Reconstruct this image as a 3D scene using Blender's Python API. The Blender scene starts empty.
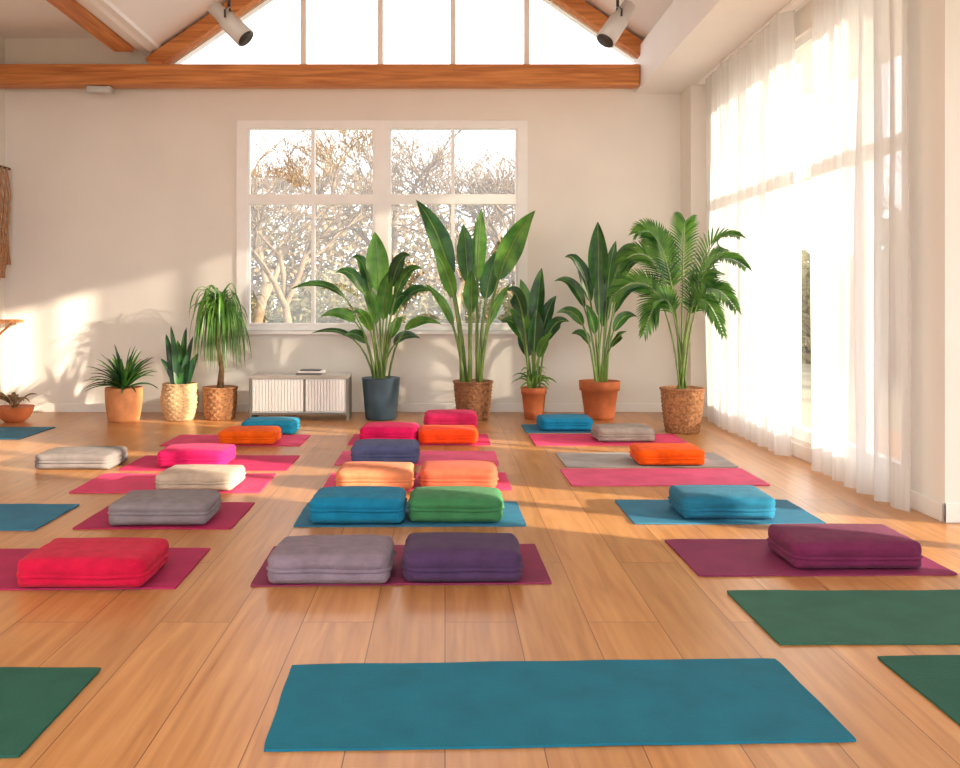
import bpy, math, random
from mathutils import Vector, noise
random.seed(7)
S = bpy.context.scene

# ------------------------------------------------------------------ materials
def lin(c):
    out = []
    for v in c:
        v = v / 255.0
        out.append(v / 12.92 if v <= 0.04045 else ((v + 0.055) / 1.055) ** 2.4)
    return (out[0], out[1], out[2], 1.0)

def base_mat(name):
    m = bpy.data.materials.new(name)
    m.use_nodes = True
    nt = m.node_tree
    return m, nt, nt.nodes["Principled BSDF"]

def mat_plain(name, rgb, rough=0.6, metallic=0.0, nscale=6.0, namt=0.06, bump=0.0, bscale=200.0, stretch=(1, 1, 1), sheen=0.0, spec=0.5):
    m, nt, b = base_mat(name)
    N, L = nt.nodes, nt.links
    tc = N.new("ShaderNodeTexCoord")
    mp = N.new("ShaderNodeMapping"); mp.inputs["Scale"].default_value = stretch
    L.new(tc.outputs["Object"], mp.inputs["Vector"])
    n = N.new("ShaderNodeTexNoise"); n.inputs["Scale"].default_value = nscale; n.inputs["Detail"].default_value = 5
    L.new(mp.outputs["Vector"], n.inputs["Vector"])
    r = N.new("ShaderNodeValToRGB")
    c = lin(rgb)
    r.color_ramp.elements[0].position = 0.3; r.color_ramp.elements[1].position = 0.7
    r.color_ramp.elements[0].color = tuple(max(0, x * (1 - namt * 2)) for x in c[:3]) + (1,)
    r.color_ramp.elements[1].color = tuple(min(1, x * (1 + namt * 2)) for x in c[:3]) + (1,)
    L.new(n.outputs["Fac"], r.inputs["Fac"])
    L.new(r.outputs["Color"], b.inputs["Base Color"])
    b.inputs["Roughness"].default_value = rough
    b.inputs["Metallic"].default_value = metallic
    b.inputs["Specular IOR Level"].default_value = spec
    if sheen:
        b.inputs["Sheen Weight"].default_value = sheen
    if bump:
        n2 = N.new("ShaderNodeTexNoise"); n2.inputs["Scale"].default_value = bscale; n2.inputs["Detail"].default_value = 3
        L.new(mp.outputs["Vector"], n2.inputs["Vector"])
        bp = N.new("ShaderNodeBump"); bp.inputs["Strength"].default_value = bump; bp.inputs["Distance"].default_value = 0.01
        L.new(n2.outputs["Fac"], bp.inputs["Height"])
        L.new(bp.outputs["Normal"], b.inputs["Normal"])
    return m

def mat_wood_floor():
    m, nt, b = base_mat("oak_floor")
    N, L = nt.nodes, nt.links
    tc = N.new("ShaderNodeTexCoord")
    sep = N.new("ShaderNodeSeparateXYZ"); L.new(tc.outputs["Object"], sep.inputs[0])
    cmb = N.new("ShaderNodeCombineXYZ")
    L.new(sep.outputs["Y"], cmb.inputs["X"]); L.new(sep.outputs["X"], cmb.inputs["Y"])
    br = N.new("ShaderNodeTexBrick")
    br.offset = 0.37; br.offset_frequency = 2
    br.inputs["Scale"].default_value = 1.0
    br.inputs["Brick Width"].default_value = 2.4
    br.inputs["Row Height"].default_value = 0.31
    br.inputs["Mortar Size"].default_value = 0.0022
    br.inputs["Mortar Smooth"].default_value = 0.2
    br.inputs["Color1"].default_value = (0, 0, 0, 1)
    br.inputs["Color2"].default_value = (1, 1, 1, 1)
    br.inputs["Mortar"].default_value = (0.5, 0.5, 0.5, 1)
    L.new(cmb.outputs[0], br.inputs["Vector"])
    mp = N.new("ShaderNodeMapping"); mp.inputs["Scale"].default_value = (13, 0.8, 1)
    add = N.new("ShaderNodeVectorMath"); add.operation = 'ADD'
    scl = N.new("ShaderNodeVectorMath"); scl.operation = 'SCALE'; scl.inputs["Scale"].default_value = 7.0
    L.new(br.outputs["Color"], scl.inputs[0])
    L.new(tc.outputs["Object"], mp.inputs["Vector"])
    L.new(mp.outputs[0], add.inputs[0]); L.new(scl.outputs[0], add.inputs[1])
    n = N.new("ShaderNodeTexNoise"); n.inputs["Scale"].default_value = 1.7; n.inputs["Detail"].default_value = 7; n.inputs["Distortion"].default_value = 0.6
    L.new(add.outputs[0], n.inputs["Vector"])
    r = N.new("ShaderNodeValToRGB")
    r.color_ramp.elements[0].position = 0.25; r.color_ramp.elements[0].color = lin((168, 112, 62))
    r.color_ramp.elements[1].position = 0.75; r.color_ramp.elements[1].color = lin((206, 152, 98))
    e = r.color_ramp.elements.new(0.5); e.color = lin((190, 134, 82))
    L.new(n.outputs["Fac"], r.inputs["Fac"])
    hs = N.new("ShaderNodeHueSaturation")
    mr = N.new("ShaderNodeMapRange"); mr.inputs["To Min"].default_value = 0.88; mr.inputs["To Max"].default_value = 1.08
    L.new(br.outputs["Color"], mr.inputs["Value"]); L.new(mr.outputs[0], hs.inputs["Value"])
    L.new(r.outputs["Color"], hs.inputs["Color"])
    mx = N.new("ShaderNodeMix"); mx.data_type = 'RGBA'
    mx.inputs[7].default_value = lin((112, 70, 40))
    L.new(br.outputs["Fac"], mx.inputs[0]); L.new(hs.outputs["Color"], mx.inputs[6])
    L.new(mx.outputs[2], b.inputs["Base Color"])
    rr = N.new("ShaderNodeMapRange"); rr.inputs["To Min"].default_value = 0.24; rr.inputs["To Max"].default_value = 0.38
    L.new(n.outputs["Fac"], rr.inputs["Value"]); L.new(rr.outputs[0], b.inputs["Roughness"])
    bp = N.new("ShaderNodeBump"); bp.inputs["Strength"].default_value = 0.15; bp.inputs["Distance"].default_value = 0.004
    inv = N.new("ShaderNodeMath"); inv.operation = 'SUBTRACT'; inv.inputs[0].default_value = 1.0
    L.new(br.outputs["Fac"], inv.inputs[1])
    ad = N.new("ShaderNodeMath"); ad.operation = 'MULTIPLY_ADD'; ad.inputs[1].default_value = 0.12
    L.new(n.outputs["Fac"], ad.inputs[0]); L.new(inv.outputs[0], ad.inputs[2])
    L.new(ad.outputs[0], bp.inputs["Height"]); L.new(bp.outputs[0], b.inputs["Normal"])
    return m

def mat_beam(name, axis):
    st = {'X': (1.2, 22, 22), 'Y': (22, 1.2, 22)}[axis]
    m, nt, b = base_mat(name)
    N, L = nt.nodes, nt.links
    tc = N.new("ShaderNodeTexCoord"); mp = N.new("ShaderNodeMapping"); mp.inputs["Scale"].default_value = st
    L.new(tc.outputs["Object"], mp.inputs[0])
    n = N.new("ShaderNodeTexNoise"); n.inputs["Scale"].default_value = 1.0; n.inputs["Detail"].default_value = 6; n.inputs["Distortion"].default_value = 0.6
    L.new(mp.outputs[0], n.inputs["Vector"])
    r = N.new("ShaderNodeValToRGB")
    r.color_ramp.elements[0].position = 0.3; r.color_ramp.elements[0].color = lin((168, 94, 40))
    r.color_ramp.elements[1].position = 0.7; r.color_ramp.elements[1].color = lin((226, 152, 84))
    L.new(n.outputs["Fac"], r.inputs["Fac"]); L.new(r.outputs["Color"], b.inputs["Base Color"])
    b.inputs["Roughness"].default_value = 0.5
    return m

def mat_leaf(name, c1, c2, transl=0.25, rough=.36):
    m, nt, b = base_mat(name)
    N, L = nt.nodes, nt.links
    tc = N.new("ShaderNodeTexCoord")
    n = N.new("ShaderNodeTexNoise"); n.inputs["Scale"].default_value = 5; n.inputs["Detail"].default_value = 4
    L.new(tc.outputs["Object"], n.inputs["Vector"])
    r = N.new("ShaderNodeValToRGB")
    r.color_ramp.elements[0].position = 0.35; r.color_ramp.elements[0].color = lin(c1)
    r.color_ramp.elements[1].position = 0.68; r.color_ramp.elements[1].color = lin(c2)
    L.new(n.outputs["Fac"], r.inputs["Fac"]); L.new(r.outputs["Color"], b.inputs["Base Color"])
    b.inputs["Roughness"].default_value = rough
    if rough > .8: b.inputs["Specular IOR Level"].default_value = 0.05
    t = N.new("ShaderNodeBsdfTranslucent")
    hs = N.new("ShaderNodeHueSaturation"); hs.inputs["Value"].default_value = 1.4
    L.new(r.outputs["Color"], hs.inputs["Color"]); L.new(hs.outputs["Color"], t.inputs["Color"])
    mx = N.new("ShaderNodeMixShader"); mx.inputs[0].default_value = transl
    L.new(b.outputs[0], mx.inputs[1]); L.new(t.outputs[0], mx.inputs[2])
    L.new(mx.outputs[0], N["Material Output"].inputs["Surface"])
    return m

def mat_curtain():
    m, nt, b = base_mat("sheer_fabric")
    N, L = nt.nodes, nt.links
    b.inputs["Base Color"].default_value = (0.88, 0.87, 0.86, 1); b.inputs["Roughness"].default_value = 0.9
    t = N.new("ShaderNodeBsdfTranslucent"); t.inputs["Color"].default_value = (0.76, 0.76, 0.76, 1)
    tr = N.new("ShaderNodeBsdfTransparent")
    m1 = N.new("ShaderNodeMixShader"); m1.inputs[0].default_value = 0.46
    L.new(b.outputs[0], m1.inputs[1]); L.new(t.outputs[0], m1.inputs[2])
    tc = N.new("ShaderNodeTexCoord"); mp = N.new("ShaderNodeMapping"); mp.inputs["Scale"].default_value = (1, 14, 0.4)
    n = N.new("ShaderNodeTexNoise"); n.inputs["Scale"].default_value = 2.0; n.inputs["Detail"].default_value = 3
    L.new(tc.outputs["Object"], mp.inputs[0]); L.new(mp.outputs[0], n.inputs["Vector"])
    mr = N.new("ShaderNodeMapRange"); mr.inputs["From Min"].default_value = 0.3; mr.inputs["From Max"].default_value = 0.7
    mr.inputs["To Min"].default_value = 0.11; mr.inputs["To Max"].default_value = 0.27
    L.new(n.outputs["Fac"], mr.inputs["Value"])
    m2 = N.new("ShaderNodeMixShader")
    L.new(mr.outputs[0], m2.inputs[0]); L.new(m1.outputs[0], m2.inputs[1]); L.new(tr.outputs[0], m2.inputs[2])
    L.new(m2.outputs[0], N["Material Output"].inputs["Surface"])
    return m

def mat_glass():
    m, nt, b = base_mat("window_glass")
    N, L = nt.nodes, nt.links
    tr = N.new("ShaderNodeBsdfTransparent"); g = N.new("ShaderNodeBsdfGlossy"); g.inputs["Roughness"].default_value = 0.02
    mx = N.new("ShaderNodeMixShader"); mx.inputs[0].default_value = 0.05
    L.new(tr.outputs[0], mx.inputs[1]); L.new(g.outputs[0], mx.inputs[2])
    L.new(mx.outputs[0], N["Material Output"].inputs["Surface"])
    return m

M_wall = mat_plain("wall_plaster", (236, 231, 223), 0.9, nscale=1.5, namt=0.012, bump=0.05, bscale=90)
M_ceil = mat_plain("ceiling_paint", (242, 240, 237), 0.9, nscale=1.5, namt=0.01)
M_trim = mat_plain("trim_paint", (240, 237, 231), 0.5, namt=0.01)
M_frame = mat_plain("window_frame_paint", (247, 246, 244), 0.4, namt=0.01)
M_floor = mat_wood_floor()
M_bx, M_by = mat_beam("beam_wood_x", 'X'), mat_beam("beam_wood_y", 'Y')
M_curt = mat_curtain(); M_glass = mat_glass()
M_soil = mat_plain("soil", (58, 42, 32), 0.95, nscale=30, namt=0.3, bump=0.6, bscale=60)
M_terra = mat_plain("terracotta", (186, 102, 58), 0.75, nscale=8, namt=0.08, bump=0.1, bscale=80)
M_terra2 = mat_plain("terracotta_ribbed", (192, 126, 80), 0.75, nscale=8, namt=0.1)
M_blue = mat_plain("glazed_blue_pot", (58, 80, 94), 0.4, nscale=7, namt=0.12)
M_wick_l = mat_plain("wicker_light", (196, 162, 120), 0.8, nscale=40, namt=0.18, bump=0.5, bscale=120)
M_wick_d = mat_plain("wicker_brown", (136, 92, 58), 0.8, nscale=40, namt=0.25, bump=0.5, bscale=120)
M_wick_m = mat_plain("wicker_mid", (162, 112, 72), 0.8, nscale=40, namt=0.25, bump=0.5, bscale=120)
M_trunk = mat_plain("plant_trunk", (120, 92, 62), 0.9, nscale=20, namt=0.2, bump=0.5, bscale=50)
M_lf1 = mat_leaf("leaf_green", (20, 66, 30), (62, 118, 46))
M_lf2 = mat_leaf("leaf_bright", (44, 98, 34), (102, 156, 58))
M_lf3 = mat_leaf("leaf_dark", (18, 54, 34), (48, 94, 54), 0.15)
M_lfp = mat_leaf("leaf_palm", (46, 94, 36), (106, 150, 60))
M_stem = mat_leaf("leaf_stem", (92, 126, 58), (130, 158, 80), 0.1)
M_white = mat_plain("white_lacquer", (240, 238, 235), 0.45, namt=0.01)
M_taupe = mat_plain("taupe_metal", (114, 108, 100), 0.5, namt=0.03)
M_top = mat_plain("sideboard_top", (176, 168, 158), 0.5, namt=0.03)
M_lampw = mat_plain("lamp_enamel", (200, 198, 196), 0.35, namt=0.02)
M_lampd = mat_plain("lamp_dark", (52, 50, 48), 0.4, namt=0.02)
M_cord = mat_plain("cotton_cord", (196, 150, 112), 0.95, nscale=60, namt=0.15)
M_bark = mat_plain("bark", (128, 110, 90), 0.98, nscale=9, namt=0.15, spec=.1)
M_dry = mat_leaf("autumn_foliage", (138, 122, 94), (168, 152, 122), 0.4, .95)
M_dryg = mat_leaf("olive_foliage", (124, 118, 90), (154, 146, 114), 0.4, .95)
M_ground = mat_plain("garden_ground", (140, 130, 106), 0.95, nscale=0.8, namt=0.2)

# ------------------------------------------------------------------ mesh builder
class MB:
    def __init__(s):
        s.v = []; s.f = []; s.m = []; s.mats = []; s.sm = []
    def mi(s, mat):
        if mat not in s.mats: s.mats.append(mat)
        return s.mats.index(mat)
    def add(s, vs, fs, mat, smooth=False):
        o = len(s.v); k = s.mi(mat)
        s.v.extend([tuple(p) for p in vs])
        for f in fs:
            s.f.append(tuple(i + o for i in f)); s.m.append(k); s.sm.append(smooth)
    def box(s, x0, x1, y0, y1, z0, z1, mat):
        vs = [(x0, y0, z0), (x1, y0, z0), (x1, y1, z0), (x0, y1, z0), (x0, y0, z1), (x1, y0, z1), (x1, y1, z1), (x0, y1, z1)]
        s.add(vs, [(0, 3, 2, 1), (4, 5, 6, 7), (0, 1, 5, 4), (1, 2, 6, 5), (2, 3, 7, 6), (3, 0, 4, 7)], mat)
    def beam(s, a, b, w, h, mat, side=None):
        a = Vector(a); b = Vector(b); t = (b - a).normalized()
        sd = Vector(side) if side else Vector((0, 1, 0))
        sd = (sd - t * sd.dot(t)).normalized(); up = t.cross(sd)
        vs = []
        for p in (a, b):
            for i, j in ((-1, -1), (1, -1), (1, 1), (-1, 1)):
                vs.append(p + sd * i * w / 2 + up * j * h / 2)
        s.add(vs, [(0, 1, 2, 3), (7, 6, 5, 4), (0, 4, 5, 1), (1, 5, 6, 2), (2, 6, 7, 3), (3, 7, 4, 0)], mat)
    def tube(s, pts, rad, mat, n=8, cap=True):
        pts = [Vector(p) for p in pts]
        R = rad if isinstance(rad, (list, tuple)) else [rad] * len(pts)
        vs = []; fs = []; ref = None
        for i, p in enumerate(pts):
            t = (pts[min(i + 1, len(pts) - 1)] - pts[max(i - 1, 0)]).normalized()
            if ref is None:
                ref = Vector((0, 0, 1)) if abs(t.z) < 0.9 else Vector((1, 0, 0))
            a = (ref - t * ref.dot(t)).normalized(); b = t.cross(a); ref = a
            for k in range(n):
                an = 2 * math.pi * k / n
                vs.append(p + (a * math.cos(an) + b * math.sin(an)) * R[i])
        for i in range(len(pts) - 1):
            for k in range(n):
                k2 = (k + 1) % n
                fs.append((i * n + k, i * n + k2, (i + 1) * n + k2, (i + 1) * n + k))
        if cap:
            fs.append(tuple(range(n - 1, -1, -1))); fs.append(tuple((len(pts) - 1) * n + k for k in range(n)))
        s.add(vs, fs, mat, True)
    def lathe(s, prof, c, mat, n=40, mod=None, smooth=True):
        vs = []; fs = []
        for i, (r, z) in enumerate(prof):
            for k in range(n):
                an = 2 * math.pi * k / n
                rr = r + (mod(i, k, an) if mod else 0)
                vs.append((c[0] + rr * math.cos(an), c[1] + rr * math.sin(an), c[2] + z))
        for i in range(len(prof) - 1):
            for k in range(n):
                k2 = (k + 1) % n
                fs.append((i * n + k, i * n + k2, (i + 1) * n + k2, (i + 1) * n + k))
        fs.append(tuple(range(n - 1, -1, -1)))
        s.add(vs, fs, mat, smooth)
    def disc(s, c, r, mat, n=32):
        s.add([(c[0] + r * math.cos(2 * math.pi * k / n), c[1] + r * math.sin(2 * math.pi * k / n), c[2]) for k in range(n)], [tuple(range(n))], mat)
    def leaf(s, P0, P1, P2, width, bs, N, mat, stem=None, stem_r=0.012, n=14, fold=0.25, pw=0.75, pe=0.85, wav=0.0):
        P0, P1, P2 = Vector(P0), Vector(P1), Vector(P2); N = Vector(N).normalized()
        B = lambda t: P0 * (1 - t) ** 2 + P1 * 2 * t * (1 - t) + P2 * t * t
        T = lambda t: ((P1 - P0) * 2 * (1 - t) + (P2 - P1) * 2 * t).normalized()
        if stem:
            ts = [i / 8 * 0.97 for i in range(9)]
            s.tube([B(t) for t in ts], [stem_r * (1 - 0.8 * t) + 0.001 for t in ts], stem, 6)
        vs = []; fs = []; ph = random.random() * 6
        for i in range(n + 1):
            q = i / n; t = bs + (1 - bs) * q
            w = width * 0.5 * (max(0.0, math.sin(math.pi * min(1, q ** pw))) ** pe) + 0.0015
            if i == n: w = 0.0008
            p = B(t); tg = T(t)
            sd = tg.cross(N)
            if sd.length < 1e-3: sd = Vector((1, 0, 0))
            sd.normalize(); nn = sd.cross(tg).normalized()
            wv = wav * math.sin(q * 17 + ph) * w
            vs += [p - sd * w + nn * (fold * w + wv), p - sd * w * 0.5 + nn * (fold * w * 0.35), p, p + sd * w * 0.5 + nn * (fold * w * 0.35), p + sd * w + nn * (fold * w - wv)]
        for i in range(n):
            for k in range(4):
                a = i * 5 + k
                fs.append((a, a + 1, a + 6, a + 5))
        s.add(vs, fs, mat, True)
    def bolster(s, cx, cy, z0, w, d, h, mat, rot=0, puff=.015, wr=.006, seed=0, seam=.5, nx=22, ny=14, nz=24, rc=.045):
        """firm folded pad: rounded slab with a narrow fold seam running round its side"""
        hx, hy, hz = w / 2, d / 2, h / 2; r = h * .22
        def ax(hh, n, rr):
            o = [-hh, -hh + rr * .1, -hh + rr * .3, -hh + rr * .6]
            o += [-(hh - rr) + 2 * (hh - rr) * i / n for i in range(n + 1)]
            return o + [hh - rr * .6, hh - rr * .3, hh - rr * .1, hh]
        X, Y = ax(hx, nx, r), ax(hy, ny, r)
        Z = [-hz + 2 * hz * i / nz for i in range(nz + 1)]
        zs = -hz + h * seam
        idx = {}; vs = []; fs = []
        ca, sa = math.cos(rot), math.sin(rot)
        def V(i, j, k):
            key = (i, j, k)
            if key in idx: return idx[key]
            q = Vector((X[i], Y[j], Z[k]))
            inn = Vector((max(-(hx - r), min(hx - r, q.x)), max(-(hy - r), min(hy - r, q.y)), max(-(hz - r), min(hz - r, q.z))))
            dd = q - inn
            p = inn + (dd.normalized() * r if dd.length > 1e-6 else Vector())
            ex, ey = max(0, abs(p.x) - (hx - rc)), max(0, abs(p.y) - (hy - rc))
            if ex > 0 and ey > 0:
                l = math.hypot(ex, ey)
                if l > rc * .92:
                    f = (rc * .92 + (l - rc * .92) * .25) / l
                    p.x = math.copysign(hx - rc + ex * f, p.x); p.y = math.copysign(hy - rc + ey * f, p.y)
            u, v = p.x / hx, p.y / hy
            side = max(abs(u), abs(v)) ** 14
            zsl = zs + .006 * noise.noise(Vector((p.x * 5, p.y * 5, seed)))
            g = math.exp(-((p.z - zsl) / .0075) ** 2)
            if p.z > zsl: bl = 1 - ((p.z - (hz + zsl) / 2) / ((hz - zsl) / 2)) ** 2
            else: bl = 1 - ((p.z - (zsl - hz) / 2) / ((zsl + hz) / 2)) ** 2
            off = (-.022 * g + .012 * max(0, bl)) * side
            p.x += math.copysign(off, p.x) * abs(u) ** 14; p.y += math.copysign(off, p.y) * abs(v) ** 14
            if p.z > 0: p.z += puff * (1 - abs(u) ** 3) * (1 - abs(v) ** 3)
            nz_ = noise.noise(Vector((p.x * 6 + seed * 3.1, p.y * 6, p.z * 5 + seed)))
            nz2 = noise.noise(Vector((p.x * 3 + seed, p.y * 12, p.z * 20 + seed * 2)))
            p.x += wr * nz_; p.y += wr * nz2
            if p.z > 0: p.z += wr * 0.7 * nz2
            idx[key] = len(vs)
            vs.append((cx + p.x * ca - p.y * sa, cy + p.x * sa + p.y * ca, max(z0 + .0005, z0 + hz + p.z)))
            return idx[key]
        a, b, c = len(X) - 1, len(Y) - 1, nz
        for i in range(a):
            for j in range(b):
                fs.append((V(i, j, c), V(i + 1, j, c), V(i + 1, j + 1, c), V(i, j + 1, c)))
                fs.append((V(i, j, 0), V(i, j + 1, 0), V(i + 1, j + 1, 0), V(i + 1, j, 0)))
        for k in range(c):
            for i in range(a):
                fs.append((V(i, 0, k), V(i + 1, 0, k), V(i + 1, 0, k + 1), V(i, 0, k + 1)))
                fs.append((V(i, b, k), V(i, b, k + 1), V(i + 1, b, k + 1), V(i + 1, b, k)))
            for j in range(b):
                fs.append((V(0, j, k), V(0, j, k + 1), V(0, j + 1, k + 1), V(0, j + 1, k)))
                fs.append((V(a, j, k), V(a, j + 1, k), V(a, j + 1, k + 1), V(a, j, k + 1)))
        s.add(vs, fs, mat, True)
    def obj(s, name, origin=(0, 0, 0), bevel=0.0):
        me = bpy.data.meshes.new(name)
        o = Vector(origin)
        me.from_pydata([tuple(Vector(p) - o) for p in s.v], [], s.f)
        for m in s.mats: me.materials.append(m)
        me.polygons.foreach_set("material_index", s.m)
        me.polygons.foreach_set("use_smooth", s.sm)
        me.update()
        ob = bpy.data.objects.new(name, me); ob.location = o
        S.collection.objects.link(ob)
        if bevel:
            md = ob.modifiers.new("bevel", 'BEVEL'); md.width = bevel; md.segments = 2; md.limit_method = 'ANGLE'
        return ob

# ------------------------------------------------------------------ room shell
XL, XR, YB, YN = -5.5, 3.15, 11.25, -1.5
SX = 2.37
b = MB(); b.box(XL - .2, 4.8, YN, YB + .2, -0.12, 0, M_floor); b.obj("floor")

wx0, wx1, wz0, wz1 = -2.53, 0.97, 1.05, 3.6
b = MB()
b.box(XL - .2, wx0, YB, YB + .25, 0, 4.2, M_wall)
b.box(wx1, 3.4, YB, YB + .25, 0, 4.2, M_wall)
b.box(wx0, wx1, YB, YB + .25, 0, wz0, M_wall)
b.box(wx0, wx1, YB, YB + .25, wz1, 4.2, M_wall)
b.box(XL - .2, -3.6, YB, YB + .25, 4.2, 4.8, M_wall)
b.box(2.5, 3.4, YB, YB + .25, 4.2, 4.6, M_wall)
b.obj("wall_back")

b = MB(); b.box(XL - .2, XL, YN, YB, 0, 4.8, M_wall); b.obj("wall_left")

gy0, gy1, gz0, gz1 = 6.2, 10.25, 0.16, 3.75
ny0, ny1 = 3.6, 4.98  # out-of-view wall opening, added to let sun bands onto the floor
b = MB()
b.box(XR, XR + .2, 5.67, gy0, 0, 4.1, M_wall)
b.box(XR, XR + .2, gy1, YB, 0, 4.1, M_wall)
b.box(XR, XR + .2, gy0, gy1, 0, gz0, M_wall)
b.box(XR, XR + .2, gy0, gy1, gz1, 4.1, M_wall)
b.box(2.95, XR, 10.8, YB, 0, 3.98, M_wall)
b.box(XR + .2, 4.6, 5.67, 5.87, 0, 4.1, M_wall)
b.box(4.6, 4.8, ny1, 5.87, 0, 4.1, M_wall)
b.box(4.6, 4.8, YN, ny0, 0, 4.1, M_wall)
b.box(4.6, 4.8, ny0, ny1, 0, .16, M_wall)
b.box(4.6, 4.8, ny0, ny1, 3.3, 4.1, M_wall)
b.obj("wall_right")

ax, az, sl = -0.47, 6.55, 0.68
b = MB()
b.box(SX, 4.8, YN, YB, 3.98, 4.5, M_ceil)
b.box(XL - .2, -3.5, YN, YB + .25, 4.67, 4.8, M_ceil)
b.box(-3.76, -3.48, YN, YB, 4.45, 4.67, M_ceil)
for sgn, xe in ((-1, -3.6), (1, 2.62)):
    ze = az - sl * abs(xe - ax)
    b.add([(xe, YN, ze), (ax, YN, az), (ax, YB + .25, az), (xe, YB + .25, ze),
           (xe, YN, ze + .12), (ax, YN, az + .12), (ax, YB + .25, az + .12), (xe, YB + .25, ze + .12)],
          [(0, 1, 2, 3), (7, 6, 5, 4), (0, 4, 5, 1), (3, 2, 6, 7), (0, 3, 7, 4), (1, 5, 6, 2)], M_ceil)
b.obj("ceiling")

b = MB(); b.box(XL, 2.95, YB - .018, YB, 0, .11, M_trim); b.obj("baseboard_back", bevel=.004)
b = MB(); b.box(XL, XL + .018, YN, YB - .018, 0, .11, M_trim); b.obj("baseboard_left", bevel=.004)
b = MB()
b.box(XR - .018, XR, 5.652, 10.8, 0, .12, M_trim); b.box(XR - .018, 4.6, 5.652, 5.67, 0, .12, M_trim)
b.box(2.932, 2.95, 10.782, YB - .018, 0, .12, M_trim); b.box(2.932, XR - .018, 10.782, 10.8, 0, .12, M_trim)
b.obj("baseboard_right", bevel=.004)

b = MB(); b.box(XL, SX - .01, 10.9, 11.12, 4.01, 4.26, M_bx)
b.beam((-3.6, 11.02, 4.27), (ax, 11.02, az - .13), .18, .17, M_bx)
b.beam((2.62, 11.02, 4.30), (ax, 11.02, az - .13), .18, .17, M_bx)
b.obj("roof_truss", bevel=.008)
b = MB(); b.box(XL, SX - .01, 7.8, 8.04, 4.2, 4.45, M_bx)
b.beam((-3.6, 7.92, 4.27), (ax, 7.92, az - .15), .2, .19, M_bx)
b.beam((2.6, 7.92, 4.30), (ax, 7.92, az - .15), .2, .19, M_bx)
b.obj("roof_truss", bevel=.008)
b = MB(); b.box(-4.0, -3.77, YN, 10.89, 4.4, 4.66, M_by); b.obj("ceiling_purlin_beam", bevel=.008)

# back window
b = MB(); fy0, fy1 = YB - .03, YB + .09
def fr(x0, x1, z0, z1, ya=fy0, yb=fy1): b.box(x0, x1, ya, yb, z0, z1, M_frame)
fr(wx0 - .07, wx0 + .06, wz0 - .03, wz1 + .04); fr(wx1 - .06, wx1 + .06, wz0 - .03, wz1 + .04)
fr(wx0 + .06, wx1 - .06, wz1 - .06, wz1 + .04); fr(wx0 + .06, wx1 - .06, wz0 - .03, wz0 + .06)
cx = -0.79
fr(cx - .085, cx + .085, wz0 + .06, wz1 - .06)
for a0, a1, mxx in ((wx0 + .06, cx - .085, -1.65), (cx + .085, wx1 - .06, 0.10)):
    fr(a0, a1, 2.60, 2.72, fy0 + .01)
    fr(mxx - .022, mxx + .022, wz0 + .06, 2.60, fy0 + .02, fy1 - .02); fr(mxx - .022, mxx + .022, 2.72, wz1 - .06, fy0 + .02, fy1 - .02)
    for z0, z1 in ((wz0 + .06, 2.60), (2.72, wz1 - .06)):
        for e0, e1 in ((a0, a0 + .03), (a1 - .03, a1)):
            fr(e0, e1, z0, z1, fy0 + .02, fy1 - .02)
b.box(wx0 - .1, wx1 + .1, YB - .1, YB, wz0 - .075, wz0 - .035, M_frame)
b.box(wx0, wx1, YB + .03, YB + .034, wz0, wz1, M_glass)
b.obj("window_1", bevel=.004)

b = MB(); gz = 4.2
def roofz(x): return az - sl * abs(x - ax) - .02
xs = [-3.45, (303 - 445) / 80, (380 - 445) / 80, (453 - 445) / 80, (527 - 445) / 80, 2.4]
for x in xs[1:-1]:
    b.box(x - .034, x + .034, YB + .02, YB + .12, gz, roofz(x), M_frame)
b.box(-3.6, 2.5, YB, YB + .14, gz, gz + .07, M_frame)
b.beam((-3.6, YB + .07, roofz(-3.6) - .06), (ax, YB + .07, az - .06), .14, .22, M_frame)
b.beam((2.5, YB + .07, roofz(2.5) - .06), (ax, YB + .07, az - .06), .14, .22, M_frame)
b.obj("window_2")

b = MB()
def fr2(y0, y1, z0, z1, xa=XR + .03, xb=XR + .12): b.box(xa, xb, y0, y1, z0, z1, M_frame)
fr2(gy0, gy0 + .07, gz0, gz1); fr2(gy1 - .07, gy1, gz0, gz1)
fr2(gy0 + .07, gy1 - .07, gz0, gz0 + .09); fr2(gy0 + .07, gy1 - .07, gz1 - .08, gz1)
ms = [(6.9, .06), (7.52, .05), (8.32, .12), (9.0, .06), (9.65, .1)]
prev = gy0 + .07
for y, w in ms + [(gy1 - .07, 0)]:
    fr2(prev, y - w / 2, 2.47, 2.57); prev = y + w / 2
for y, w in ms:
    fr2(y - w / 2, y + w / 2, gz0 + .09, gz1 - .08)
b.box(XR + .075, XR + .078, gy0, gy1, gz0, gz1, M_glass)
b.obj("window_3", bevel=.004)
b = MB()  # unseen window frame added in that opening to split the sun into patches
fr2(ny0, ny0 + .06, .16, 3.3, 4.64, 4.73); fr2(ny1 - .06, ny1, .16, 3.3, 4.64, 4.73)
fr2(ny0 + .06, ny1 - .06, .16, .24, 4.64, 4.73); fr2(ny0 + .06, ny1 - .06, 3.22, 3.3, 4.64, 4.73)
fr2(4.24, 4.36, .24, 3.22, 4.64, 4.73)
b.obj("added_sun_window", bevel=.004)

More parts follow.
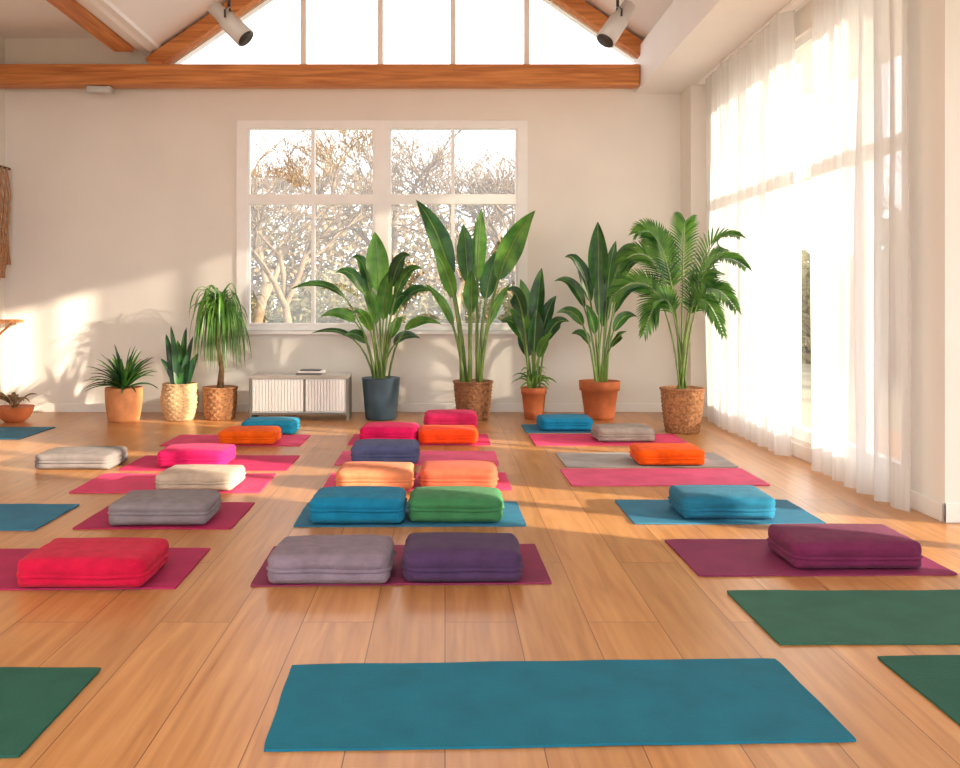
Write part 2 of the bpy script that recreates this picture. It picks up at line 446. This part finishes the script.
# curtains
b = MB(); b.box(2.985, 3.055, 5.84, 10.6, 3.945, 3.98, M_frame); b.obj("curtain_rail", bevel=.004)
def curtain(y0, y1, folds, seed, flare):
    b = MB(); ny = folds * 12; nz = 30; vs = []; fs = []
    for k in range(nz + 1):
        q = k / nz; z = 0.015 + (3.945 - 0.015) * q
        for i in range(ny + 1):
            u = i / ny
            amp = .03 + .04 * abs(noise.noise(Vector((u * 6 + seed, q * 1.3, 0))))
            y = y0 + (y1 - y0) * u + .05 * noise.noise(Vector((u * 9, q * 2.2, seed)))
            y += flare * (1 - q) ** 2 * (u - .5)
            x = 3.015 + amp * math.sin(u * folds * 2 * math.pi + 2.6 * noise.noise(Vector((u * 5, q * 1.5, seed + 5)))) + .015 * math.sin(u * folds * 5.3 + seed)
            vs.append((min(x, 3.11), y, z))
    for k in range(nz):
        for i in range(ny):
            a = k * (ny + 1) + i
            fs.append((a, a + 1, a + ny + 2, a + ny + 1))
    b.add(vs, fs, M_curt, True); b.obj("sheer_curtain", origin=(3.02, (y0 + y1) / 2, 0))
curtain(7.86, 10.38, 11, 1, -.1)
curtain(5.87, 7.38, 7, 9, .05)

# ------------------------------------------------------------------ mats and cushions
TEAL=(10,104,128); DGREEN=(30,86,72); GREEN2=(44,96,80); PLUM=(128,42,84); MAROON=(128,42,78); MAGENTA=(166,34,84)
BLUE=(44,114,146); PINK=(214,66,112); ROSE=(220,88,130); GREY=(158,154,154)
fab_cache = {}
def mat_fab(rgb, kind):
    key = (rgb, kind)
    if key not in fab_cache:
        if kind == "mat":
            fab_cache[key] = mat_plain("yoga_mat_rubber", rgb, 0.75, nscale=5, namt=0.06, bump=0.3, bscale=120, spec=0.3)
        else:
            fab_cache[key] = mat_plain("cushion_fabric", rgb, 0.95, nscale=14, namt=0.07, bump=0.5, bscale=150, sheen=0.05, spec=0.15)
    return fab_cache[key]
def ymat(cx, cy, w, d, rgb, rot=0.0):
    b = MB(); nx, ny = 40, 16; sd = random.random() * 50
    rot = math.radians(rot); ca, sa = math.cos(rot), math.sin(rot)
    top = []; bot = []
    for j in range(ny + 1):
        for i in range(nx + 1):
            u, v = i / nx - .5, j / ny - .5
            edge = max(abs(u), abs(v)) * 2
            x = u * w; y = v * d
            x += .003 * noise.noise(Vector((sd, v * 4, 0))) * (abs(u) * 2) ** 4
            y += .006 * noise.noise(Vector((u * 6, sd, 3))) * (abs(v) * 2) ** 4
            if abs(u) > .49 and abs(v) > .49: x *= .997; y *= .99
            lift = .005 * max(0, noise.noise(Vector((u * 7 + sd, v * 3, 1)))) * edge ** 3
            X = cx + x * ca - y * sa; Y = cy + x * sa + y * ca
            top.append((X, Y, .009 + lift)); bot.append((X, Y, .001 + lift * .8))
    fs = []; n = nx + 1; T = len(top)
    for j in range(ny):
        for i in range(nx):
            a = j * n + i
            fs.append((a, a + 1, a + n + 1, a + n)); fs.append((T + a, T + a + n, T + a + n + 1, T + a + 1))
    for i in range(nx):
        fs.append((i, T + i, T + i + 1, i + 1)); a = ny * n + i; fs.append((a, a + 1, T + a + 1, T + a))
    for j in range(ny):
        a = j * n; fs.append((a, a + n, T + a + n, T + a)); a = j * n + nx; fs.append((a, T + a, T + a + n, a + n))
    b.add(top + bot, fs, mat_fab(rgb, "mat"), False); b.obj("yoga_mat", origin=(cx, cy, 0))
cs = [0]
def cush(cx, cy, w, d, h, rgb, rot=0.0, z=0.0155):
    cs[0] += 1; sd = cs[0]
    b = MB(); m = mat_fab(rgb, "cush")
    b.bolster(cx, cy - .03, z, w, d, h * .9, m, math.radians(rot + random.uniform(-1.5, 1.5)), .016, .007, sd, random.uniform(.42, .55))
    b.obj("folded_bolster_cushion", origin=(cx, cy, z))

ymat(.36, 3.14, 1.87, .65, TEAL, 2.0)
ymat(-2.175, 3.08, 1.75, .66, DGREEN, 0)
ymat(2.25, 3.985, 1.8, .66, GREEN2, .6)
ymat(2.59, 3.2, 1.8, .65, DGREEN, .5)
ymat(1.94, 4.90, 1.32, .68, PLUM, 1);          cush(2.13, 4.86, .66, .42, .15, (108,38,74), 1)
ymat(-.22, 4.76, 1.48, .7, MAROON, 1.5);       cush(-.57, 4.6, .58, .4, .155, (128,114,128), 1); cush(.087, 4.63, .57, .4, .165, (74,52,86), 1)
ymat(-2.11, 4.69, 1.6, .7, MAGENTA, 1);        cush(-1.76, 4.56, .61, .44, .15, (190,20,60), -1)
ymat(-1.79, 5.84, .97, .7, MAGENTA, 0);        cush(-1.77, 5.75, .6, .42, .15, (130,122,128), 1)
ymat(-.22, 5.88, 1.44, .66, BLUE, .8);         cush(-.55, 5.78, .57, .4, .17, (22,120,158)); cush(.07, 5.82, .57, .4, .16, (62,124,80))
ymat(1.78, 5.94, 1.2, .66, BLUE, 0);           cush(1.80, 5.91, .58, .42, .15, (32,106,136))
ymat(-3.19, 5.8, 1.4, .68, BLUE, 0)
ymat(-2.04, 6.87, 1.38, .7, PINK, .5);         cush(-1.82, 6.76, .56, .42, .13, (186,168,152))
ymat(-.21, 6.93, 1.4, .64, PINK, .5);          cush(-.515, 6.78, .55, .4, .15, (212,130,92)); cush(.103, 6.82, .55, .4, .155, (198,92,66))
ymat(1.70, 7.1, 1.5, .66, ROSE, .5)
ymat(1.73, 7.86, 1.44, .7, GREY, .3);          cush(1.90, 7.75, .55, .4, .14, (236,88,12))
ymat(-1.99, 7.72, 1.38, .68, (194,42,96), 0);  cush(-2.1, 7.66, .56, .4, .15, (218,34,104))
ymat(-.24, 7.95, 1.4, .68, ROSE, 0);           cush(-.51, 7.8, .55, .4, .17, (82,90,130))
cush(-3.07, 7.65, .63, .42, .14, (128,120,118), 0, 0.001)
ymat(-2.06, 8.95, 1.35, .68, PINK, 0);         cush(-1.9, 8.82, .53, .4, .14, (240,98,14))
ymat(-.25, 9.0, 1.38, .68, (194,42,96), 0);    cush(-.545, 8.9, .54, .4, .17, (210,24,92)); cush(.03, 8.86, .55, .4, .145, (236,68,20))
cush(.06, 9.9, .55, .4, .19, (214,44,98), 0, 0.001)
cush(-1.84, 9.56, .55, .4, .15, (24,126,162), 0, 0.001)
ymat(1.62, 9.0, 1.5, .7, PINK, 0);             cush(1.77, 9.0, .55, .4, .14, (152,140,134))
ymat(1.5, 9.78, 1.3, .6, BLUE, 0);             cush(1.29, 9.75, .55, .4, .14, (20,122,166))
ymat(-4.82, 9.45, 1.1, .85, BLUE, 0)

# ------------------------------------------------------------------ pots
def pot_profile(rb, rt, h, bulge=0.0, rows=1):
    n = rows
    out = []
    for i in range(n + 1):
        q = i / n; out.append((rb + (rt - rb) * q + bulge * math.sin(math.pi * q), h * q))
    return out
def inner(b, c, rt, h, mat, soil_drop=.04):
    b.lathe([(rt, h), (rt + .004, h + .008), (rt - .018, h + .008), (rt - .024, h - soil_drop)], c, mat)
    b.disc((c[0], c[1], c[2] + h - soil_drop), rt - .02, M_soil)
def wicker(b, c, rb, rt, h, mat, bulge=0.0, rows=14, n=56):
    pr = pot_profile(rb, rt, h, bulge, rows * 3)
    def mod(i, k, an):
        row = i // 3; ph = i % 3
        return .006 * (1 if ((k // 2 + row) % 2) else -1) * (1 if ph != 0 else .1) + (0 if ph else -.004)
    b.lathe(pr, c, mat, n, mod)
    inner(b, c, rt, h, mat)
    ring = [(c[0] + (rt + .004) * math.cos(a * math.pi / 16), c[1] + (rt + .004) * math.sin(a * math.pi / 16), c[2] + h) for a in range(33)]
    b.tube(ring, .011, mat, 6)
R = random.uniform

def bop(name, c, h0, tips, wid, mats, pot, seed, bsr=(.42, .52), stem=.013, spread=.06, arch=1.0):
    random.seed(seed)
    b = MB(); pot(b)
    for dx, tz, wf in tips:
        dy = R(-.42, .22) if abs(dx) > .2 else R(-.2, .15)
        P0 = (c[0] + R(-.05, .05) + dx * spread, c[1] + R(-.06, .06), h0 - .03)
        P2 = (c[0] + dx, c[1] + dy, tz)
        up = .74 if abs(dx) < .3 else arch
        k = min(1.35, 1 + abs(dx) * .35 / max(.4, tz - h0)) if arch >= 1 or tz < 1.4 else 1
        P1 = (c[0] + dx * .28, c[1] + dy * .25, h0 + (tz - h0) * up * k)
        b.leaf(P0, P1, P2, wid * wf, R(*bsr), (R(-.6, .6) - dx * .2, -1, R(.1, .8)), random.choice(mats), M_stem, stem, 18, R(.2, .45), .7, .95, .06)
    b.obj(name, origin=(c[0], c[1], 0))

c = (-3.71, 10.4, 0); random.seed(3)
b = MB()
b.lathe(pot_profile(.165, .205, .385, .012, 12), c, M_terra2, 48, lambda i, k, a: .004 * (1 if k % 2 else -1)); inner(b, c, .205, .385, M_terra2)
for i in range(64):
    a = R(0, 2 * math.pi); e = R(.05, 1.4); L_ = R(.42, .58)
    d = Vector((math.cos(a) * math.cos(e), math.sin(a) * math.cos(e), math.sin(e)))
    P0 = Vector((c[0], c[1], .36)); P2 = P0 + d * L_; P2.z = max(P2.z - .08 * math.cos(e), .36)
    P2.x = min(P2.x, c[0] + .37)
    P1 = P0 + d * L_ * .5 + Vector((0, 0, .10))
    b.leaf(P0, P1, P2, R(.03, .045), .02, (R(-.2, .2), -.3, 1), random.choice([M_lf1, M_lf3, M_lf2]), None, n=9, fold=.4, pw=.6, pe=.7)
b.obj("potted_agave", origin=c)

c = (-3.1, 10.52, 0)
b = MB(); wicker(b, c, .15, .185, .42, M_wick_l, .045, 13)
for dx, tz, w in [(-.19, 1.0, .09), (-.12, .8, .10), (-.02, .93, .11), (.06, 1.08, .09), (.14, .86, .09), (.21, .78, .09), (-.2, .72, .08), (.02, .7, .11), (-.08, 1.1, .07), (.17, .98, .07), (-.15, .68, .08), (.1, .66, .08)]:
    b.leaf((c[0] + dx * .3, c[1] + R(-.08, .08), .37), (c[0] + dx * .5, c[1] + R(-.05, .05), .38 + (tz - .38) * .6), (c[0] + dx, c[1] + R(-.1, .1), tz), w, 0, (R(-.5, .5), -1, .1), random.choice([M_lf3, M_lf1, M_lf3]), None, n=10, fold=.3, pw=.7, pe=.6)
b.obj("potted_snake_plant", origin=c)

c = (-2.65, 10.6, 0)
b = MB(); wicker(b, c, .17, .195, .37, M_wick_m, .01, 9)
b.tube([(c[0], c[1], .33), (c[0] + .02, c[1], .6), (c[0] - .03, c[1], .9), (c[0], c[1], 1.3)], [.045, .03, .026, .022], M_trunk, 10)
for i in range(230):
    a = R(0, 2 * math.pi); rr = R(.14, .38); z0 = R(1.1, 1.4); top = R(.1, .36)
    zend = R(.55, 1.4)
    P0 = (c[0], c[1], z0); P1 = (c[0] + math.cos(a) * rr * .85, c[1] + math.sin(a) * rr * .85, z0 + top * 1.3); P2 = (c[0] + math.cos(a) * rr, c[1] + math.sin(a) * rr, zend)
    b.leaf(P0, P1, P2, R(.014, .022), .02, (R(-.3, .3), -.5, .8), random.choice([M_lfp, M_lf2, M_lfp]), None, n=10, fold=.3, pw=.4, pe=.5)
b.obj("potted_ponytail_palm", origin=c)

c = (-.754, 10.6, 0)
def p5(b):
    b.lathe([(.17, 0), (.185, .02), (.205, .25), (.222, .44), (.226, .48)], c, M_blue, 48); inner(b, c, .226, .48, M_blue)
bop("potted_bird_of_paradise", c, .46, [(-.07, 2.2, 1.5), (-.34, 1.9, .8), (-.52, 1.72, .8), (-1.0, 1.52, .5), (-.72, 1.2, .7), (-.43, .98, .7), (.36, 1.9, .9), (.5, 1.75, .7), (.6, 1.5, .8), (.72, 1.12, .6), (.46, .95, .7), (.12, 1.75, 1.1), (-.2, 1.6, .9), (.3, 1.45, .8), (-.85, 1.0, .4), (.25, 1.2, .7), (-.3, 1.25, .7)],
    .18, [M_lf1, M_lf2, M_lf3, M_lf1], p5, 11)

c = (.33, 10.6, 0)
def p6(b): wicker(b, c, .18, .228, .44, M_wick_d, .005, 11)
bop("potted_banana_plant", c, .42, [(-.68, 2.6, 1.2), (-.48, 2.0, .8), (-.12, 2.3, 1.1), (.1, 2.48, .9), (.32, 2.0, 1.0), (.7, 2.42, 1.3), (-.58, 1.6, .5), (.46, 1.6, .5), (-.02, 1.75, .9)],
    .215, [M_lf1, M_lf2, M_lf1], p6, 23, (.44, .52), .022, .18, .74)

c = (1.045, 10.6, 0)
def p7(b):
    b.lathe([(.105, 0), (.12, .1), (.14, .3), (.15, .3), (.152, .365)], c, M_terra, 40); inner(b, c, .152, .365, M_terra)
    for i in range(26):
        a = R(0, 6.28); rr = R(.15, .3); z = R(.45, .68)
        b.leaf((c[0], c[1], .34), (c[0] + math.cos(a) * rr * .4, c[1] + math.sin(a) * rr * .4, z + .05), (c[0] + math.cos(a) * rr, c[1] + math.sin(a) * rr, z - .1), .03, .1, (0, -.6, 1), M_lfp, None, n=8)
bop("potted_rubber_plant", c, .35, [(-.34, 1.5, 1.1), (-.15, 1.65, 1.0), (.1, 1.78, 1.1), (.27, 1.45, 1.0), (.38, 1.15, .9), (-.37, 1.15, .9), (.02, 1.3, 1.2), (-.18, 1.05, .9), (.2, 1.02, .8), (-.28, 1.3, 1.0)],
    .17, [M_lf3, M_lf1, M_lf2], p7, 31, (.3, .45))

c = (1.82, 10.6, 0)
def p8(b):
    b.lathe([(.16, 0), (.175, .05), (.215, .34), (.235, .34), (.24, .44)], c, M_terra, 48); inner(b, c, .24, .44, M_terra)
bop("potted_bird_of_paradise", c, .42, [(-.03, 2.32, 1.3), (-.28, 1.95, .9), (-.52, 1.62, .7), (-.54, 1.25, .7), (.2, 2.1, .9), (.44, 2.02, .8), (.56, 1.85, .6), (.53, 1.5, .7), (.46, 1.2, .7), (-.33, 1.0, .6), (.25, 1.05, .6), (-.05, 1.8, .9), (.1, 1.5, .8), (-.42, 1.9, .6), (.32, 1.72, .7), (-.2, 1.35, .7)],
    .18, [M_lf1, M_lf3, M_lf1], p8, 44)

# areca palm
c = (2.52, 9.56, 0); random.seed(5)
b = MB(); wicker(b, c, .175, .225, .46, M_wick_m, .006, 11)
def frond(P0, P1, P2, ll, nl=34):
    P0, P1, P2 = Vector(P0), Vector(P1), Vector(P2)
    B = lambda t: P0 * (1 - t) ** 2 + P1 * 2 * t * (1 - t) + P2 * t * t
    T = lambda t: ((P1 - P0) * 2 * (1 - t) + (P2 - P1) * 2 * t).normalized()
    b.tube([B(i / 14) for i in range(15)], [.011 * (1 - .75 * i / 14) for i in range(15)], M_stem, 6)
    for i in range(nl):
        q = i / (nl - 1); t = .38 + .61 * q
        L_ = ll * (.5 + .5 * math.sin(math.pi * min(1, q * .85 + .12))) * (1 - .4 * q ** 3)
        tg = T(t); sd = tg.cross(Vector((0.1, -.8, .6))).normalized()
        for s_ in (-1, 1):
            d = (sd * s_ * (1 - .4 * q) + tg * (.75 + .6 * q)).normalized()
            p = B(t); e = p + d * L_ + Vector((R(-.012, .012), R(-.012, .012), -.16 * L_))
            if e.x > 2.92: e.x = 2.92
            b.leaf(p, p + d * L_ * .5 + Vector((0, 0, .02)), e, .020, .0, (0, -.8, .6), random.choice([M_lfp, M_lf1, M_lfp, M_lf2]), None, n=5, fold=.3, pw=.7, pe=.6)
for dx, dy, tz, ll in [(-.50, -.1, 2.1, .28), (-.3, .25, 2.05, .28), (-.78, -.1, 1.42, .3), (.06, .1, 2.2, .26), (.28, -1.0, 2.0, .26), (.31, -1.1, 1.7, .26), (.28, -.9, 1.3, .26), (-.64, .1, 1.78, .3), (-.45, -.2, 1.05, .28), (.16, -.5, 1.5, .24), (.22, -.7, 1.05, .22)]:
    hh = max(tz, 1.5) + (.5 if tz < 2 else .25)
    frond((c[0] + R(-.05, .05), c[1] + R(-.05, .05), .42), (c[0] + dx * .22, c[1] + dy * .22, hh), (c[0] + dx, c[1] + dy, tz), ll)
b.obj("potted_areca_palm", origin=c)

c = (-4.95, 10.35, 0)
b = MB(); b.lathe([(.1, 0), (.16, .05), (.2, .13), (.21, .17)], c, M_terra, 36); inner(b, c, .21, .17, M_terra, .03)
for i in range(16):
    a = R(0, 6.28); rr = R(.1, .3)
    b.leaf((c[0], c[1], .14), (c[0] + math.cos(a) * rr * .5, c[1] + math.sin(a) * rr * .5, .35), (c[0] + math.cos(a) * rr, c[1] + math.sin(a) * rr, R(.2, .36)), .05, .2, (0, -.5, 1), M_dry, M_trunk, .005, n=7)
b.obj("dried_branch_bowl", origin=c)

# sideboard
x0, x1, y0, y1 = -2.27, -1.12, 10.42, 10.82
b = MB()
b.box(x0, x1, y0 - .01, y1, .49, .525, M_top)
b.box(x0, x0 + .025, y0, y1, .0, .49, M_taupe); b.box(x1 - .025, x1, y0, y1, .0, .49, M_taupe)
b.box(x0 + .025, x1 - .025, y0 + .03, y1, .09, .49, M_white)
b.box(x0 + .025, x1 - .025, y0, y0 + .02, .07, .095, M_taupe)
mid = x0 + .64
for a0, a1 in ((x0 + .04, mid - .012), (mid + .012, x1 - .04)):
    n = int((a1 - a0) / .035); st = (a1 - a0) / n
    for i in range(n):
        b.box(a0 + i * st + .002, a0 + (i + 1) * st - .002, y0 + .01, y0 + .032, .11, .475, M_white)
b.box(mid - .01, mid + .01, y0 + .012, y0 + .03, .1, .48, M_taupe)
b.obj("sideboard", bevel=.003)
b = MB(); b.box(-1.74, -1.45, 10.5, 10.7, .527, .547, M_taupe); b.box(-1.72, -1.42, 10.51, 10.69, .547, .57, M_white); b.box(-1.7, -1.46, 10.52, 10.68, .57, .582, M_lampd)
b.obj("book_stack", bevel=.002)

def spot(x, y, ztop, ax_, ay_, sc=1.12):
    b = MB(); k = sc
    b.lathe([(.05, -.03), (.055, -.02), (.055, 0)], (x, y, ztop), M_lampw, 20)
    b.tube([(x, y, ztop - .02), (x, y, ztop - .22)], .014, M_lampd, 8)
    d = Vector((ax_, ay_, -.75)).normalized()
    cc = Vector((x, y, ztop - .22 - .12 * k)); u = d.cross(Vector((0, 1, 0))).normalized()
    v = d.cross(u).normalized()
    for s_ in (1, -1):
        b.tube([(x, y, ztop - .22), cc + v * .09 * k * s_ + Vector((0, 0, .06)), cc + v * .088 * k * s_], .009, M_lampd, 6)
    prof = [(-.2, .03), (-.185, .055), (-.04, .062), (-.03, .075), (.1, .078), (.2, .08)]
    b.tube([cc + d * t * k for t, _ in prof], [r * k for _, r in prof], M_lampw, 24)
    b.tube([cc + d * .195 * k, cc + d * .203 * k], [.07 * k, .07 * k], M_lampd, 24)
    b.obj("ceiling_spotlight", origin=(x, y, ztop))
spot(-1.9, 7.92, 4.2, .75, -.2); spot(1.52, 7.92, 4.2, -.5, -.25)
b = MB(); b.bolster(-4.22, 11.0, 3.925, .3, .16, .08, M_lampw, .1, 0, 0, 0, nz=8); b.obj("smoke_detector")

b = MB(); b.tube([(-5.42, 10.3, 3.03), (-5.42, 11.2, 3.03)], .016, M_trunk, 8)
for i in range(44):
    y = 10.34 + i * .0195
    pts = [(-5.42 + .02 * math.sin(i + k * 1.3), y + .018 * math.sin(k * 2.1 + i * 2), 3.03 - k * .17) for k in range(int(8 + 2.5 * math.cos((i - 22) / 14)))]
    b.tube(pts, .009, M_cord, 5)
b.obj("macrame_wall_hanging")
b = MB(); b.box(XL + .001, -5.24, 10.3, 11.2, 1.12, 1.16, M_bx)
for y in (10.5, 11.0): b.beam((-5.48, y, .95), (-5.3, y, 1.11), .025, .025, M_bx)
b.obj("wall_shelf", bevel=.003)

# ------------------------------------------------------------------ garden outside
b = MB(); b.add([(-60, -40, -.2), (60, -40, -.2), (60, 80, -.2), (-60, 80, -.2)], [(0, 1, 2, 3)], M_ground); b.obj("garden_ground")
def tree(x, y, h, seed):
    random.seed(seed); b = MB()
    def br(p, d, L_, r, dep):
        q = p + d * L_ * .5 + Vector((R(-1, 1), R(-1, 1), R(-.3, .6))) * L_ * .07; e = q + (d + Vector((R(-1, 1), R(-1, 1), R(-.2, .6))) * .2).normalized() * L_ * .5
        b.tube([p, q, e], [r, r * .85, r * .68], M_bark, 5 if dep > 1 else 3, False)
        if dep == 0: return
        for k in range(3 if dep > 3 else 4):
            nd = (d + Vector((R(-1, 1), R(-1, 1), R(-.45, .65))) * .9).normalized()
            st = q + (e - q) * R(0, 1) if k else e
            br(st, nd, L_ * R(.64, .82), max(.007, r * R(.5, .64)), dep - 1)
    br(Vector((x, y, -.2)), Vector((R(-.1, .1), 0, 1)).normalized(), h * .24, h * .017, 6)
    b.obj("bare_tree")
tree(-4.2, 19, 8.4, 2); tree(-1.4, 20.5, 9.0, 5); tree(1.8, 18.5, 7.4, 8); tree(-6.5, 20.5, 9, 12); tree(-3, 17.5, 6.6, 21); tree(0.2, 23, 9, 33); tree(13, 22, 8, 16)
def hedge(name, x0, x1, y0, y1, z1, n, mat, seed, sz=.12, slope=0.0):
    random.seed(seed); b = MB(); vs = []; fs = []
    for i in range(n):
        x, y = R(x0, x1), R(y0, y1)
        top = z1 * (.62 + .5 * noise.noise(Vector((x * .45, y * .45, seed)))) - slope * (x - x0)
        z = -.2 + (top + .2) * random.random() ** 1.1
        a = Vector((R(-1, 1), R(-1, 1), R(-1, 1))).normalized(); c_ = a.cross(Vector((R(-1, 1), R(-1, 1), 1))).normalized()
        s_ = sz * R(.5, 1.3); p = Vector((x, y, z)); o = len(vs)
        vs += [p - a * s_, p + c_ * s_ * .5, p + a * s_, p - c_ * s_ * .5]; fs.append((o, o + 1, o + 2, o + 3))
    b.add(vs, fs, mat); b.obj(name)
hedge("garden_hedge", -13, 6, 30, 33, 8.6, 34000, M_dry, 3, .14, .10)
hedge("garden_shrubs", -9, 5, 26, 28, 2.8, 12000, M_dryg, 6, .11)
hedge("garden_shrubs", 9, 12, 14, 34, 4.2, 16000, M_dryg, 9, .16)

# ------------------------------------------------------------------ light
w = bpy.data.worlds.new("sky"); S.world = w; w.use_nodes = True
bg = w.node_tree.nodes["Background"]; bg.inputs["Color"].default_value = (.93, .965, 1.0, 1); bg.inputs["Strength"].default_value = 3.1
sd = bpy.data.lights.new("sun", 'SUN'); sd.energy = 14; sd.angle = math.radians(1.0); sd.color = (1, .86, .66)
so = bpy.data.objects.new("sun", sd); S.collection.objects.link(so); so.location = (12, 0, 8)
so.rotation_euler = Vector((-1, .454, -.27)).to_track_quat('-Z', 'Y').to_euler()

S.view_settings.view_transform = 'Standard'
S.view_settings.exposure = 0.05

cam = bpy.data.cameras.new("camera"); co = bpy.data.objects.new("camera", cam); S.collection.objects.link(co)
co.location = (0, 0, 1.4); co.rotation_euler = (math.radians(90), 0, 0)
cam.sensor_width = 36; cam.lens = 33.75; cam.shift_x = 35 / 960; cam.shift_y = -84 / 960
cam.clip_end = 300
S.camera = co
